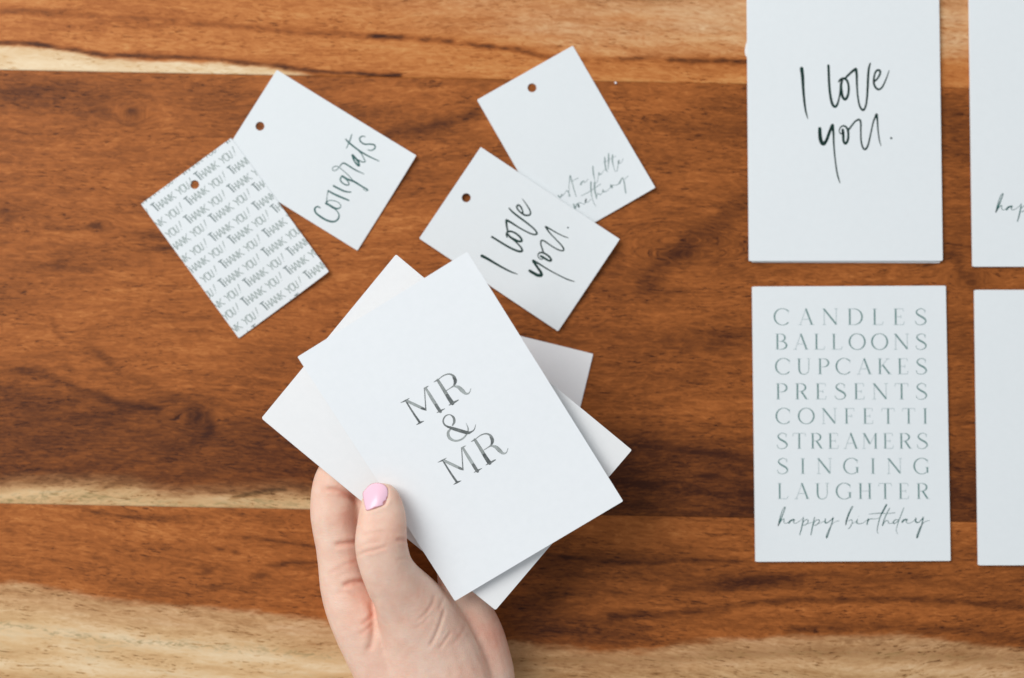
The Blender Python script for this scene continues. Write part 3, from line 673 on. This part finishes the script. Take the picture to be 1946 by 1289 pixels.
# envelope under the first card
sh = Sheet([(1427, -10), (1783, -14), (1785, 501), (1427, 498)], 0.75 * MM)
env0 = empty('envelope', sh.mw); tag(env0, 'white envelope under the handwritten love card with flap tip sticking out', 'envelope')
slab('front_panel', rect(sh.w, sh.h), -0.25 * MM, 0, ENV, env0)
slab('back_panel', rect(sh.w - .0004, sh.h - .0004), -0.70 * MM, -0.40 * MM, ENV, env0)
fx, fy = sh.loc(1416, 94); ex, _ = sh.loc(1440, 94)
flap = [(ex, sh.loc(1430, 118)[1])] + [(ex + 0.001, sh.loc(1430, 60)[1])]
flap += [sh.loc(u, v) for u, v in ((1424, 68), (1420, 76), (1417, 86), (1415.5, 97), (1416.5, 104), (1420, 110), (1426, 116))]
slab('flap', flap, -0.385 * MM, -0.265 * MM, ENV, env0)

sh = Sheet([(1421, -24), (1784, -28), (1792, 497), (1423, 495)], 0.75 * MM + 1.6 * MM)
love_card = folded_card('greeting_card', sh, 'white card handwritten I love you lying on an envelope', 'cards laid in a grid')
for sk in (LOVE_1, LOVE_2, LOVE_3):
    ink = Ink(); trace(ink, sh, sk, (1490, 110), 5.157, 1.22); ink.build('printed_word', INK, love_card)

sh = Sheet([(1429.5, 545), (1797, 543), (1807, 1067), (1437, 1067)], TC)
party = folded_card('greeting_card', sh, 'white card listing candles balloons cupcakes in spaced green capitals', 'cards laid in a grid')
rows = [('CANDLES', 140, 793, 152, 220), ('BALLOONS', 144, 794, 260, 326), ('CUPCAKES', 146, 795, 366, 432), ('PRESENTS', 147, 796, 473, 540), ('CONFETTI', 148, 796, 580, 645), ('STREAMERS', 150, 799, 687, 752), ('SINGING', 152, 802, 795, 860), ('LAUGHTER', 154, 804, 902, 968)]
for wd, a, b, y0, y1 in rows:
    f = 2.2613
    serif_line(party, sh, wd, 1410 + a / f, 1410 + b / f, 520 + y0 / f, 520 + y1 / f)
for sk in (HAPPY, BIRTHDAY):
    ink = Ink(); trace(ink, sh, sk, (1460, 950), 5.897, 0.85); ink.build('printed_word', MIDINK, party)

sh = Sheet([(1840, -22), (2208, -22), (2221, 509), (1851, 505)], TC)
hap = folded_card('greeting_card', sh, 'white card with small happy script, beside the handwritten love card', 'cards laid in a grid')
ink = Ink(); trace(ink, sh, HAPPY, (1460 + 413.8, 950 - 595.6), 5.897); ink.build('printed_word', MIDINK, hap)

sh = Sheet([(1851.5, 551), (2221, 551), (2231, 1075), (1861, 1074)], TC)
folded_card('greeting_card', sh, 'blank white card beside the candles and balloons card', 'cards laid in a grid')

# ---------- gift tags
def gift_tag(corners, hole_px, hole_r, label, zc, a=0.0, b=0.0, curl=(1, -1, 0.0009)):
    sh = Sheet(corners, zc, a, b)
    bend = lambda x, y: curl[2] * max(0.0, curl[0] * x / sh.w * 2 + curl[1] * y / sh.h * 2 - 0.6) ** 2
    sh.bend = bend
    t = empty('gift_tag', sh.mw); tag(t, label, 'tag', 'gift tags scattered on the table')
    hx, hy = sh.loc(*hole_px); hole = (hx, hy, hole_r * 0.00024)
    slab('card_body', rect(sh.w, sh.h, r=0.0003), -0.74 * MM, 0.0, TAGP, t, hole=hole, bend=bend)
    return t, sh, hole

TT = 0.80 * MM
t, sh, _ = gift_tag([(413, 312), (526, 133), (792, 297), (679, 476)], (494, 240), 8.6, 'white gift tag handwritten Congrats, tucked under the patterned tag', TT)
ink = Ink(); trace(ink, sh, CONGRATS, (580, 240), 6.444, 1.0); ink.build('printed_word', MIDINK, t, bend=sh.bend)

t, sh, _ = gift_tag([(905, 190), (1088, 88), (1246, 358), (1063, 460)], (1011, 167), 8.6, 'white gift tag with faint script just a little something', TT)
for sk in (LITTLE_1, LITTLE_2, LITTLE_3):
    ink = Ink(); trace(ink, sh, sk, (1030, 280), 10.744, 1.0); ink.build('printed_word', PALEINK, t, bend=sh.bend)

# similarity that carries the big love lettering onto the tag
src = np.array([(1523, 130.4), (1596.3, 347.5), (1689.7, 134.2), (1674.2, 277.7)]); dst = np.array([(916.5, 486), (1092.7, 536.2), (991.7, 377.7), (1079.4, 452.9)])
zs = src[:, 0] + 1j * src[:, 1]; zd = dst[:, 0] + 1j * dst[:, 1]
kk = ((zd - zd.mean()) * np.conj(zs - zs.mean())).sum() / (abs(zs - zs.mean()) ** 2).sum(); off = zd.mean() - kk * zs.mean()
def to_tag(u, v):
    z = kk * (u + 1j * v) + off; return z.real, z.imag, abs(kk)
t, sh, _ = gift_tag([(797, 455), (913, 278), (1178, 457), (1060, 628)], (886, 376), 8.6, 'white gift tag handwritten I love you, overlapping another tag', TT + 0.85 * MM, 0.006, 0.012)
for sk in (LOVE_1, LOVE_2, LOVE_3):
    ink = Ink(); trace(ink, sh, sk, (1490, 110), 5.157, 1.25, to_tag); ink.build('printed_word', INK, t, bend=sh.bend)

TH = {'T': [[(0, 1, .08), (.28, 1.0, .10), (.54, 1.0, .08)], [(.22, 1, .11), (.30, .5, .12), (.36, -.02, .10)]],
      'H': [[(.08, .80, .10), (.16, 0, .10)], [(.46, .82, .10), (.54, 0, .10)], [(.1, .40, .07), (.52, .44, .07)]],
      'A': [[(.06, 0, .08), (.34, .84, .09)], [(.34, .84, .10), (.60, 0, .10)], [(.16, .26, .06), (.50, .28, .06)]],
      'N': [[(.06, 0, .09), (.10, .82, .09)], [(.10, .82, .10), (.50, .02, .10)], [(.50, .02, .09), (.54, .84, .09)]],
      'K': [[(.08, .82, .09), (.14, 0, .09)], [(.12, .36, .07), (.56, .84, .08)], [(.20, .46, .09), (.62, 0, .08)]],
      'Y': [[(.02, .84, .09), (.30, .40, .09)], [(.56, .86, .08), (.30, .40, .08), (.26, 0, .09)]],
      'O': [arc(.28, .42, .26, .42, 90, 450, .10, .07, 16)],
      'U': [[(.04, .82, .09), (.05, .4, .09), (.11, .08, .08), (.22, .0, .08), (.33, .08, .08), (.38, .4, .08), (.42, .84, .08)]],
      '!': [[(.34, .98, .09), (.14, .24, .06)], [(.06, .07, .08), (.05, .02, .08)]]}
PLACE = [('T', 0), ('H', 8.4), ('A', 17.5), ('N', 28.5), ('K', 38.5), ('Y', 55.5), ('O', 64.5), ('U', 74), ('!', 85)]
t, sh, hole = gift_tag([(266, 388), (440, 263), (626, 517), (455, 642)], (370, 351), 8.6, 'white gift tag covered in repeated grey thank you lettering', TT + 0.85 * MM, 0.008, 0.006)
d = (0.812, -0.584); nn = (0.584, 0.812)
ROWS = [(102.0, 20.0), (128.9, 39.7), (156.2, -3.4), (184.2, -24.4), (209.8, 15.4), (238.8, -5.6), (263.8, 20.4), (292.0, -19.7), (320.5, -42.0), (347.1, -3.4), (373.9, -27.6), (402.9, -2.4), (428.6, -40.4)]
random.seed(4)
for n0, d0 in ROWS:
    line = Ink()
    for rep in range(-3, 4):
        for ch, dx in PLACE:
            bold = ch == 'T'
            for sk in TH[ch]:
                pts = []
                for (x, y, w) in sk:
                    q = d0 + rep * 101.0 + dx + x * 17.5; r = n0 + (1 - y) * 17.5
                    u, v = 260 + q * d[0] + r * nn[0], 250 + q * d[1] + r * nn[1]
                    lx, ly = sh.loc(u, v)
                    pts.append((lx, ly, w * 17.5 * 0.00024 * (1.35 if bold else 1.25)))
                if abs(pts[0][0]) > sh.w / 2 + 0.006: continue
                line.stroke(pts, len(sk) > 2, 3, 0.85 if bold else 0.42 if ch == 'H' else 0.3, cap=False)
    line.build('printed_line', PATTERNINK, t, bend=sh.bend, clip=(sh.w / 2 - 1e-5, sh.h / 2 - 1e-5), hole=hole)

# a plain card that peeks out from under the held ones
sh = Sheet([(919, 621), (1127, 673), (1054, 975), (846, 923)], TT)
t = empty('note_card', sh.mw); tag(t, 'plain pale grey card lying under the held envelope, one corner showing', 'card')
slab('card_body', rect(sh.w, sh.h), -0.5 * MM, 0, GREYP, t)

# speck of paper near the upper board joint
bm = bmesh.new(); bmesh.ops.create_icosphere(bm, subdivisions=2, radius=0.00055)
for v in bm.verts: v.co *= 1 + 0.25 * math.sin(v.co.x * 9000 + v.co.y * 7000); v.co.z *= 0.7
me = bpy.data.meshes.new('paper_crumb'); bm.to_mesh(me); bm.free()
o = mesh_obj('paper_crumb', me, CRUMB); p = unp(1170, 158); o.location = (p[0], p[1], 0.0004)
tag(o, 'tiny white crumb on the wooden table near a board joint', 'crumb')

# ---------- the held envelope and card
EA, EB = 0.02, 0.13
PINCH = unp(720, 960, 0.044)
EZ = 0.044 - EA * PINCH[0] - EB * PINCH[1]
sh = Sheet([(752, 483), (1201, 857), (942, 1160), (496, 796)], EZ, EA, EB)
ENVS = sh
env = empty('envelope', sh.mw); tag(env, 'off white envelope held in the hand behind the Mr and Mr card', 'envelope')
ebend = lambda x, y: -0.0012 * (x / 0.065) ** 2
slab('front_panel', rect(sh.w, sh.h), -0.22 * MM, 0, ENV, env, bend=ebend)
slab('back_panel', rect(sh.w - .0004, sh.h - .0002, 0.0002, -0.0004), -0.75 * MM, -0.50 * MM, ENV, env, bend=ebend)
hw, hh = sh.w / 2, sh.h / 2
slab('flap', [(-hw + .001, hh - .0005), (-hw * .15, hh * .05), (0, -hh * .02), (hw * .15, hh * .05), (hw - .001, hh - .0005)][::1], -1.05 * MM, -0.80 * MM, ENV, env, bend=ebend)

CA, CB = 0.02, 0.19
low = unp(868, 1138, 0.039)
CZ = (EZ + EA * low[0] + EB * low[1]) + 1.55 * MM - CA * low[0] - CB * low[1]
sh = Sheet([(561, 680), (890, 478), (1183, 953), (868, 1138)], CZ, CA, CB)
CARDS = sh
cbend = lambda x, y: 0.0010 * max(0.0, -y / 0.06) ** 2
held = folded_card('greeting_card', sh, 'white card lettered Mr and Mr held between thumb and fingers', None, HELD, 0.25, 0.38 * MM, bend=cbend)
for part, dx, dy in ((MR, 0, 0), (AND, 0, 0), (MR, 379, 609)):
    ink = Ink()
    trace(ink, sh, [(s0, [(x + dx, y + dy, w) for x, y, w in pts]) for s0, pts in part], (750, 690), 5.37, 1.0, n=8)
    ink.build('printed_word', WASH, held, bend=cbend)

# ------------------------------------------------------------------ the hand
def tube(bm, path, seg_n=22, sub=5):
    """path of (u, v, z mm, half width in photo px, half height mm): closed, tapering, elliptical"""
    P = catmull([(p[0], p[1], p[2], p[3], p[4]) for p in path], sub)
    C = np.array([unp(p[0], p[1], p[2] * MM) for p in P])
    mpp = np.array([0.72 / PW * (CAM[2] - p[2] * MM) for p in P])
    A = P[:, 3] * mpp; B = P[:, 4] * MM
    T = np.gradient(C, axis=0); T /= np.linalg.norm(T, axis=1)[:, None]
    rings = []
    for c, a, b, t in zip(C, A, B, T):
        lat = np.cross(t, (0, 0, 1.0)); lat /= np.linalg.norm(lat); dep = np.cross(lat, t)
        ring = []
        for i in range(seg_n):
            th = math.tau * i / seg_n
            cs, sn = math.cos(th), math.sin(th)
            q = c + lat * a * math.copysign(abs(cs) ** 0.92, cs) + dep * b * math.copysign(abs(sn) ** 0.92, sn)
            ring.append(bm.verts.new(q))
        rings.append(ring)
    for r0, r1 in zip(rings, rings[1:]):
        for i in range(seg_n): bm.faces.new((r0[i], r0[(i + 1) % seg_n], r1[(i + 1) % seg_n], r1[i]))
    for r, t, c, a, b, sgn in ((rings[0], T[0], C[0], A[0], B[0], -1), (rings[-1], T[-1], C[-1], A[-1], B[-1], 1)):
        tip = bm.verts.new(c + t * sgn * min(a, b) * 0.45)
        for i in range(seg_n): bm.faces.new((r[i], r[(i + 1) % seg_n], tip))

THUMB = [(719, 925, 55.0, 22, 4.2), (722, 938, 55.2, 33, 5.6), (724.5, 955, 55.4, 39.5, 6.8), (726, 975, 55.6, 44.5, 7.6), (725.5, 1000, 56.0, 47.5, 8.4), (724, 1027, 56.0, 49.5, 9.0), (727, 1052, 54.8, 50, 9.0), (735, 1080, 52.5, 50, 9.4), (750, 1108, 48.5, 54, 10.5),
         (772, 1140, 43, 64, 12), (793, 1176, 37.5, 76, 14), (812, 1218, 32.5, 87, 15.5), (828, 1262, 29.5, 95, 16), (842, 1310, 28, 98, 16), (852, 1370, 27, 98, 15.5), (858, 1440, 27, 100, 15)]
INDEX = [(742, 815, 35, 22, 5.0), (722, 832, 36, 31, 6.8), (690, 856, 36, 38, 8.2), (659, 884, 35, 41, 8.8), (641, 914, 34.2, 43.5, 9.2), (635, 946, 33.8, 44.5, 9.2), (635, 978, 34, 45, 9.2), (640, 1010, 33, 45, 9.2), (646, 1043, 32, 45, 9.2), (651, 1076, 31, 46, 9.8), (656, 1108, 30, 48, 10.5),
         (668, 1140, 29, 54, 12), (692, 1185, 28, 61, 13), (720, 1235, 27, 65, 13), (750, 1290, 26, 68, 13), (790, 1370, 26, 70, 13), (820, 1450, 26, 70, 13)]
MIDDLE = [(792, 850, 34, 24, 5.5), (765, 868, 35, 34, 7.6), (735, 902, 34.5, 39, 8.4), (716, 950, 31, 41, 8.8), (708, 1005, 27, 42, 9), (718, 1065, 24, 43, 9.2), (742, 1130, 22, 50, 11), (788, 1230, 20, 56, 12), (828, 1330, 20, 58, 12), (850, 1450, 22, 58, 12)]
RING = [(850, 905, 33, 22, 5.2), (825, 922, 33.5, 32, 7.4), (782, 956, 31, 37, 8.2), (742, 1000, 24, 38, 8.3), (728, 1060, 18, 38, 8.5), (752, 1118, 16, 42, 9.5), (822, 1195, 17, 54, 12), (862, 1300, 18, 58, 12), (870, 1450, 21, 58, 12)]
LITTLE = [(905, 1000, 31, 20, 4.8), (888, 1020, 31, 28, 6.6), (868, 1056, 28.5, 33, 7.6), (868, 1100, 25, 37, 9), (884, 1148, 22.5, 43, 11), (899, 1200, 20, 55, 13), (908, 1250, 19, 62, 13.5), (913, 1300, 19, 66, 14), (912, 1380, 20, 66, 14), (898, 1460, 22, 60, 14)]
ARM = [(842, 1390, 25, 118, 16), (850, 1470, 26, 116, 17), (853, 1560, 27, 114, 18), (856, 1700, 28, 122, 21), (860, 1880, 30, 140, 25), (862, 2040, 31, 150, 28)]
bm = bmesh.new()
for p in (THUMB, INDEX, MIDDLE, RING, LITTLE, ARM): tube(bm, p)
# flesh between the knuckles, so that the palm reads as one cupped mass
tube(bm, [(690, 1150, 25, 40, 9), (760, 1190, 22, 60, 11), (840, 1200, 19, 60, 11), (900, 1210, 18, 45, 10)])
tube(bm, [(715, 1230, 25, 60, 12), (790, 1250, 23, 80, 13), (870, 1260, 20, 70, 12), (920, 1262, 18, 50, 11)])
bmesh.ops.recalc_face_normals(bm, faces=bm.faces[:])
me = bpy.data.meshes.new('hand_rough'); bm.to_mesh(me); bm.free()
tmp = bpy.data.objects.new('hand_rough', me); COL.objects.link(tmp)
rm = tmp.modifiers.new('r', 'REMESH'); rm.mode = 'VOXEL'; rm.voxel_size = 0.00075; rm.use_smooth_shade = True
sm = tmp.modifiers.new('s', 'SMOOTH'); sm.factor = 0.5; sm.iterations = 14
dg = bpy.context.evaluated_depsgraph_get(); dg.update()
hand_me = bpy.data.meshes.new_from_object(tmp.evaluated_get(dg)); hand_me.name = 'hand'
bpy.data.objects.remove(tmp)
nv = len(hand_me.vertices)
co = np.empty(nv * 3); hand_me.vertices.foreach_get('co', co); co = co.reshape(-1, 3)
nr = np.empty(nv * 3); hand_me.vertices.foreach_get('normal', nr); nr = nr.reshape(-1, 3)
U, Vv = project(co)
facing = np.clip(nr[:, 2] * 1.6 + 0.35, 0, 1)
top_z = co[:, 2] * 1000
def zc(pts, o=(540, 860), f=3.004): return [(o[0] + x / f, o[1] + y / f) for x, y in pts]
flush_shade = np.full(nv, 0.15)
disp = np.zeros(nv)
def crease(pts, w, depth, red=0.3, zmin=-99, zmax=99, puff=0.35):
    global disp, flush_shade
    d_, par = dist_poly(U, Vv, pts)
    ends = np.clip(np.minimum(par, 1 - par) * 7 + 0.15, 0, 1)
    k = facing * ends * ((top_z > zmin) & (top_z < zmax))
    depth = depth * 0.9; red = red * 0.7
    disp -= depth * np.exp(-(d_ / w) ** 2) * k
    disp += depth * puff * np.exp(-((d_ - 2.3 * w) / (1.5 * w)) ** 2) * k
    flush_shade += red * np.exp(-(d_ / (w * 1.8)) ** 2) * k
# thumb joint wrinkles
crease(zc([(415, 590), (470, 568), (540, 552), (590, 535)]), 2.6, 0.38, 0.22, 50)
crease(zc([(430, 480), (490, 462), (550, 452), (600, 458)]), 2.6, 0.20, 0.12, 50)
crease(zc([(430, 535), (490, 515), (560, 505)]), 2.4, 0.16, 0.10, 50)
crease(zc([(640, 500), (680, 500), (712, 515)]), 3.2, 0.60, 0.25, 44)
crease(zc([(640, 615), (690, 605), (725, 612)]), 2.6, 0.25, 0.15, 40)
# wrinkles at the base of the thumb
for pts, w, dpt in (([(828, 1115), (868, 1040), (898, 960), (915, 890)], 3.0, 0.42), ([(885, 1125), (925, 1065), (952, 1025)], 2.6, 0.30), ([(760, 965), (810, 920), (850, 860), (860, 810)], 3.0, 0.26),
                    ([(740, 1010), (790, 980), (830, 930)], 3.0, 0.14), ([(880, 905), (905, 850), (915, 820)], 2.6, 0.18), ([(960, 1100), (1010, 1040), (1040, 990)], 3.0, 0.14), ([(700, 1000), (640, 900), (560, 760), (520, 640)], 5.0, 0.10)):
    crease(zc(pts), w, dpt, 0.14, 12)
# fold between thumb and forefinger
crease(zc([(498, 840), (511, 930), (512, 1010), (500, 1090), (480, 1140)]), 6.0, 0.95, 0.28, 8, 60)
crease(zc([(440, 985), (480, 955), (512, 915)]), 3.0, 0.40, 0.3, 8, 46)
crease(zc([(430, 1040), (470, 1010), (508, 975)]), 3.0, 0.30, 0.25, 8, 46)
# forefinger flexion creases
crease(zc([(235, 208), (300, 214), (360, 238), (430, 275)]), 3.6, 0.75, 0.45, 10, 47)
crease(zc([(300, 245), (360, 258), (430, 292)]), 3.0, 0.35, 0.3, 10, 47)
crease(zc([(285, 528), (340, 522), (400, 514), (440, 505)]), 4.2, 0.90, 0.55, 10, 47)
crease(zc([(330, 765), (380, 745), (430, 736), (480, 735)]), 4.2, 0.95, 0.55, 10, 47)
crease(zc([(300, 660), (350, 640), (420, 620)]), 3.0, 0.22, 0.2, 10, 47)
crease(zc([(250, 690), (300, 672), (350, 660)]), 3.0, 0.16, 0.12, 10, 47)
crease(zc([(300, 800), (360, 800), (440, 830)]), 3.0, 0.20, 0.15, 10, 47)
# warm flush on pads and joints; the thumb's shade on the forefinger is coloured in too
for (u, v, r, amt, z0, z1) in ((668, 985, 26, 0.42, 10, 47), (650, 930, 26, 0.28, 10, 47), (690, 1060, 30, 0.34, 10, 47), (690, 1130, 30, 0.30, 10, 47), (762, 945, 16, 0.28, 48, 70), (745, 1030, 34, 0.16, 48, 70), (762, 1000, 24, 0.12, 48, 70), (800, 1130, 40, 0.10, 30, 70), (880, 1180, 30, 0.16, 20, 70), (940, 1210, 50, 0.40, 0, 36), (690, 1240, 60, 0.10, 0, 70), (700, 1185, 24, 0.12, 0, 50), (900, 1270, 50, 0.10, 10, 60)):
    flush_shade += amt * np.exp(-((U - u) ** 2 + (Vv - v) ** 2) / r ** 2) * ((top_z > z0) & (top_z < z1))
# nail bed: outline of the nail, the skin dips around it
NAILPX = [(650 + x / 7.58, 890 + y / 7.58) for x, y in [(300, 345), (340, 298), (400, 238), (480, 210), (560, 216), (620, 246), (656, 292), (668, 355), (664, 415), (650, 470), (620, 520), (560, 548), (500, 568), (430, 594), (352, 612), (328, 550), (308, 450), (297, 385)]]
dN, _ = dist_poly(U, Vv, NAILPX + NAILPX[:1])
kN = ((top_z > 52)) * facing
def inside(u, v, poly):
    c = np.zeros(u.shape, bool); n = len(poly)
    for i in range(n):
        (x0, y0), (x1, y1) = poly[i], poly[(i + 1) % n]
        hit_ = ((y0 > v) != (y1 > v)) & (u < (x1 - x0) * (v - y0) / ((y1 - y0) or 1e-9) + x0)
        c ^= hit_
    return c
bed = inside(U, Vv, NAILPX) & (top_z > 52)
disp -= 0.55 * bed * sstep(dN, 0.0, 2.5)
disp -= 0.25 * np.exp(-(dN / 2.0) ** 2) * kN
dlow, _ = dist_poly(U, Vv, NAILPX[9:15]); disp += 0.28 * np.exp(-((dlow - 5.0) / 3.5) ** 2) * kN * (Vv > 950)
disp += hnoise(U / 26, Vv / 26, 7, 3) * 0.22 * facing
co2 = co + nr * (disp * MM)[:, None]
# the thumb pad flattens against the paper, the fingers stop under it
def plane_z(sheet, p): z0, a, b = sheet.pl; return z0 + a * p[:, 0] + b * p[:, 1]
isth = (Vv < 1030) & (top_z > 46.2)
lift = plane_z(CARDS, co2) + 0.00012
m = isth & (co2[:, 2] < lift) & (U < 800); co2[m, 2] = lift[m] + 0.0
under = plane_z(ENVS, co2) - 0.00115
edge_in = (Vv < 796 + (U - 496) * 0.816 + 14) | ((U > 740) & (Vv < 1160))
m = (~isth) & (co2[:, 2] > under) & edge_in & (Vv < 1015) & (top_z < 46.2); co2[m, 2] = under[m]
hand_me.vertices.foreach_set('co', co2.ravel())
for p in hand_me.polygons: p.use_smooth = True
a = hand_me.attributes.new('flush_shade', 'FLOAT', 'POINT'); a.data.foreach_set('value', np.clip(flush_shade, 0, 1).astype(np.float32))
hand_me.update(); hand_me.materials.clear()
hand = mesh_obj('hand', hand_me, SKIN)
tag(hand, 'left hand pinching the held card and envelope, pink polish on the thumb nail', 'hand')

# ---------- nail, fitted to the thumb as a smooth curved plate
bvh = BVHTree.FromObject(hand, bpy.context.evaluated_depsgraph_get())
def hit(u, v):
    d_ = Vector(ray(u, v)).normalized(); h = bvh.ray_cast(Vector(CAM), d_); return h[0]
cN = np.mean(NAILPX, axis=0)
smp = []
for k in np.linspace(0.0, 0.8, 7):
    for (u, v) in NAILPX:
        h = hit(cN[0] + (u - cN[0]) * k, cN[1] + (v - cN[1]) * k)
        if h and h.z > 0.05: smp.append((cN[0] + (u - cN[0]) * k, cN[1] + (v - cN[1]) * k, h.z))
smp = np.array(smp)
def basis(u, v): x, y = (u - cN[0]) / 25, (v - cN[1]) / 25; return np.stack([np.ones_like(x), x, y, x * x, x * y, y * y], -1)
coef = np.linalg.lstsq(basis(smp[:, 0], smp[:, 1]), smp[:, 2], rcond=None)[0]
coef[3] -= 0.0004; coef[0] += 0.00045
def nail_plate(name, outline, lift_mm, mat, parent, thick=0.25):
    O = catmull([(u, v, 0) for u, v in outline + outline[:1]], 4)[:-1, :2]
    c = O.mean(0); bm = bmesh.new(); rings = []
    for k in (1.0, 0.995, 0.96, 0.85, 0.65, 0.42, 0.2):
        ring = []
        for u, v in O:
            uu, vv = c[0] + (u - c[0]) * k, c[1] + (v - c[1]) * k
            z = float(basis(np.array([uu]), np.array([vv]))[0] @ coef)
            off_ = {1.0: lift_mm - thick, 0.995: lift_mm - 0.06, 0.96: lift_mm}.get(k, lift_mm + 0.02)
            ring.append(bm.verts.new(unp(uu, vv, z + off_ * MM)))
        rings.append(ring)
    n = len(O)
    for r0, r1 in zip(rings, rings[1:]):
        for i in range(n): bm.faces.new((r0[i], r0[(i + 1) % n], r1[(i + 1) % n], r1[i]))
    z = float(basis(np.array([c[0]]), np.array([c[1]]))[0] @ coef)
    tip = bm.verts.new(unp(c[0], c[1], z + (lift_mm + 0.02) * MM))
    for i in range(n): bm.faces.new((rings[-1][i], rings[-1][(i + 1) % n], tip))
    bmesh.ops.recalc_face_normals(bm, faces=bm.faces[:])
    bm.normal_update()
    if sum(f.normal.z for f in bm.faces) < 0: bmesh.ops.reverse_faces(bm, faces=bm.faces[:])
    for f in bm.faces: f.smooth = True
    me = bpy.data.meshes.new(name); bm.to_mesh(me); bm.free()
    return mesh_obj(name, me, mat, parent)
nail = nail_plate('thumb_nail', NAILPX, 0.30, NAIL, hand, 0.6)
POL = [(650 + x / 7.58, 890 + y / 7.58) for x, y in [(304, 348), (342, 302), (402, 243), (480, 216), (560, 222), (616, 250), (650, 294), (658, 350), (655, 398), (640, 418), (634, 456), (604, 470), (588, 500), (592, 524), (556, 540), (498, 556), (470, 560), (430, 582), (356, 602), (332, 545), (312, 450), (302, 385)]]
pol = nail_plate('nail_polish', POL, 0.46, POLISH, nail, 0.22)
pol['label'] = 'glossy pale pink polish chipped at one corner'
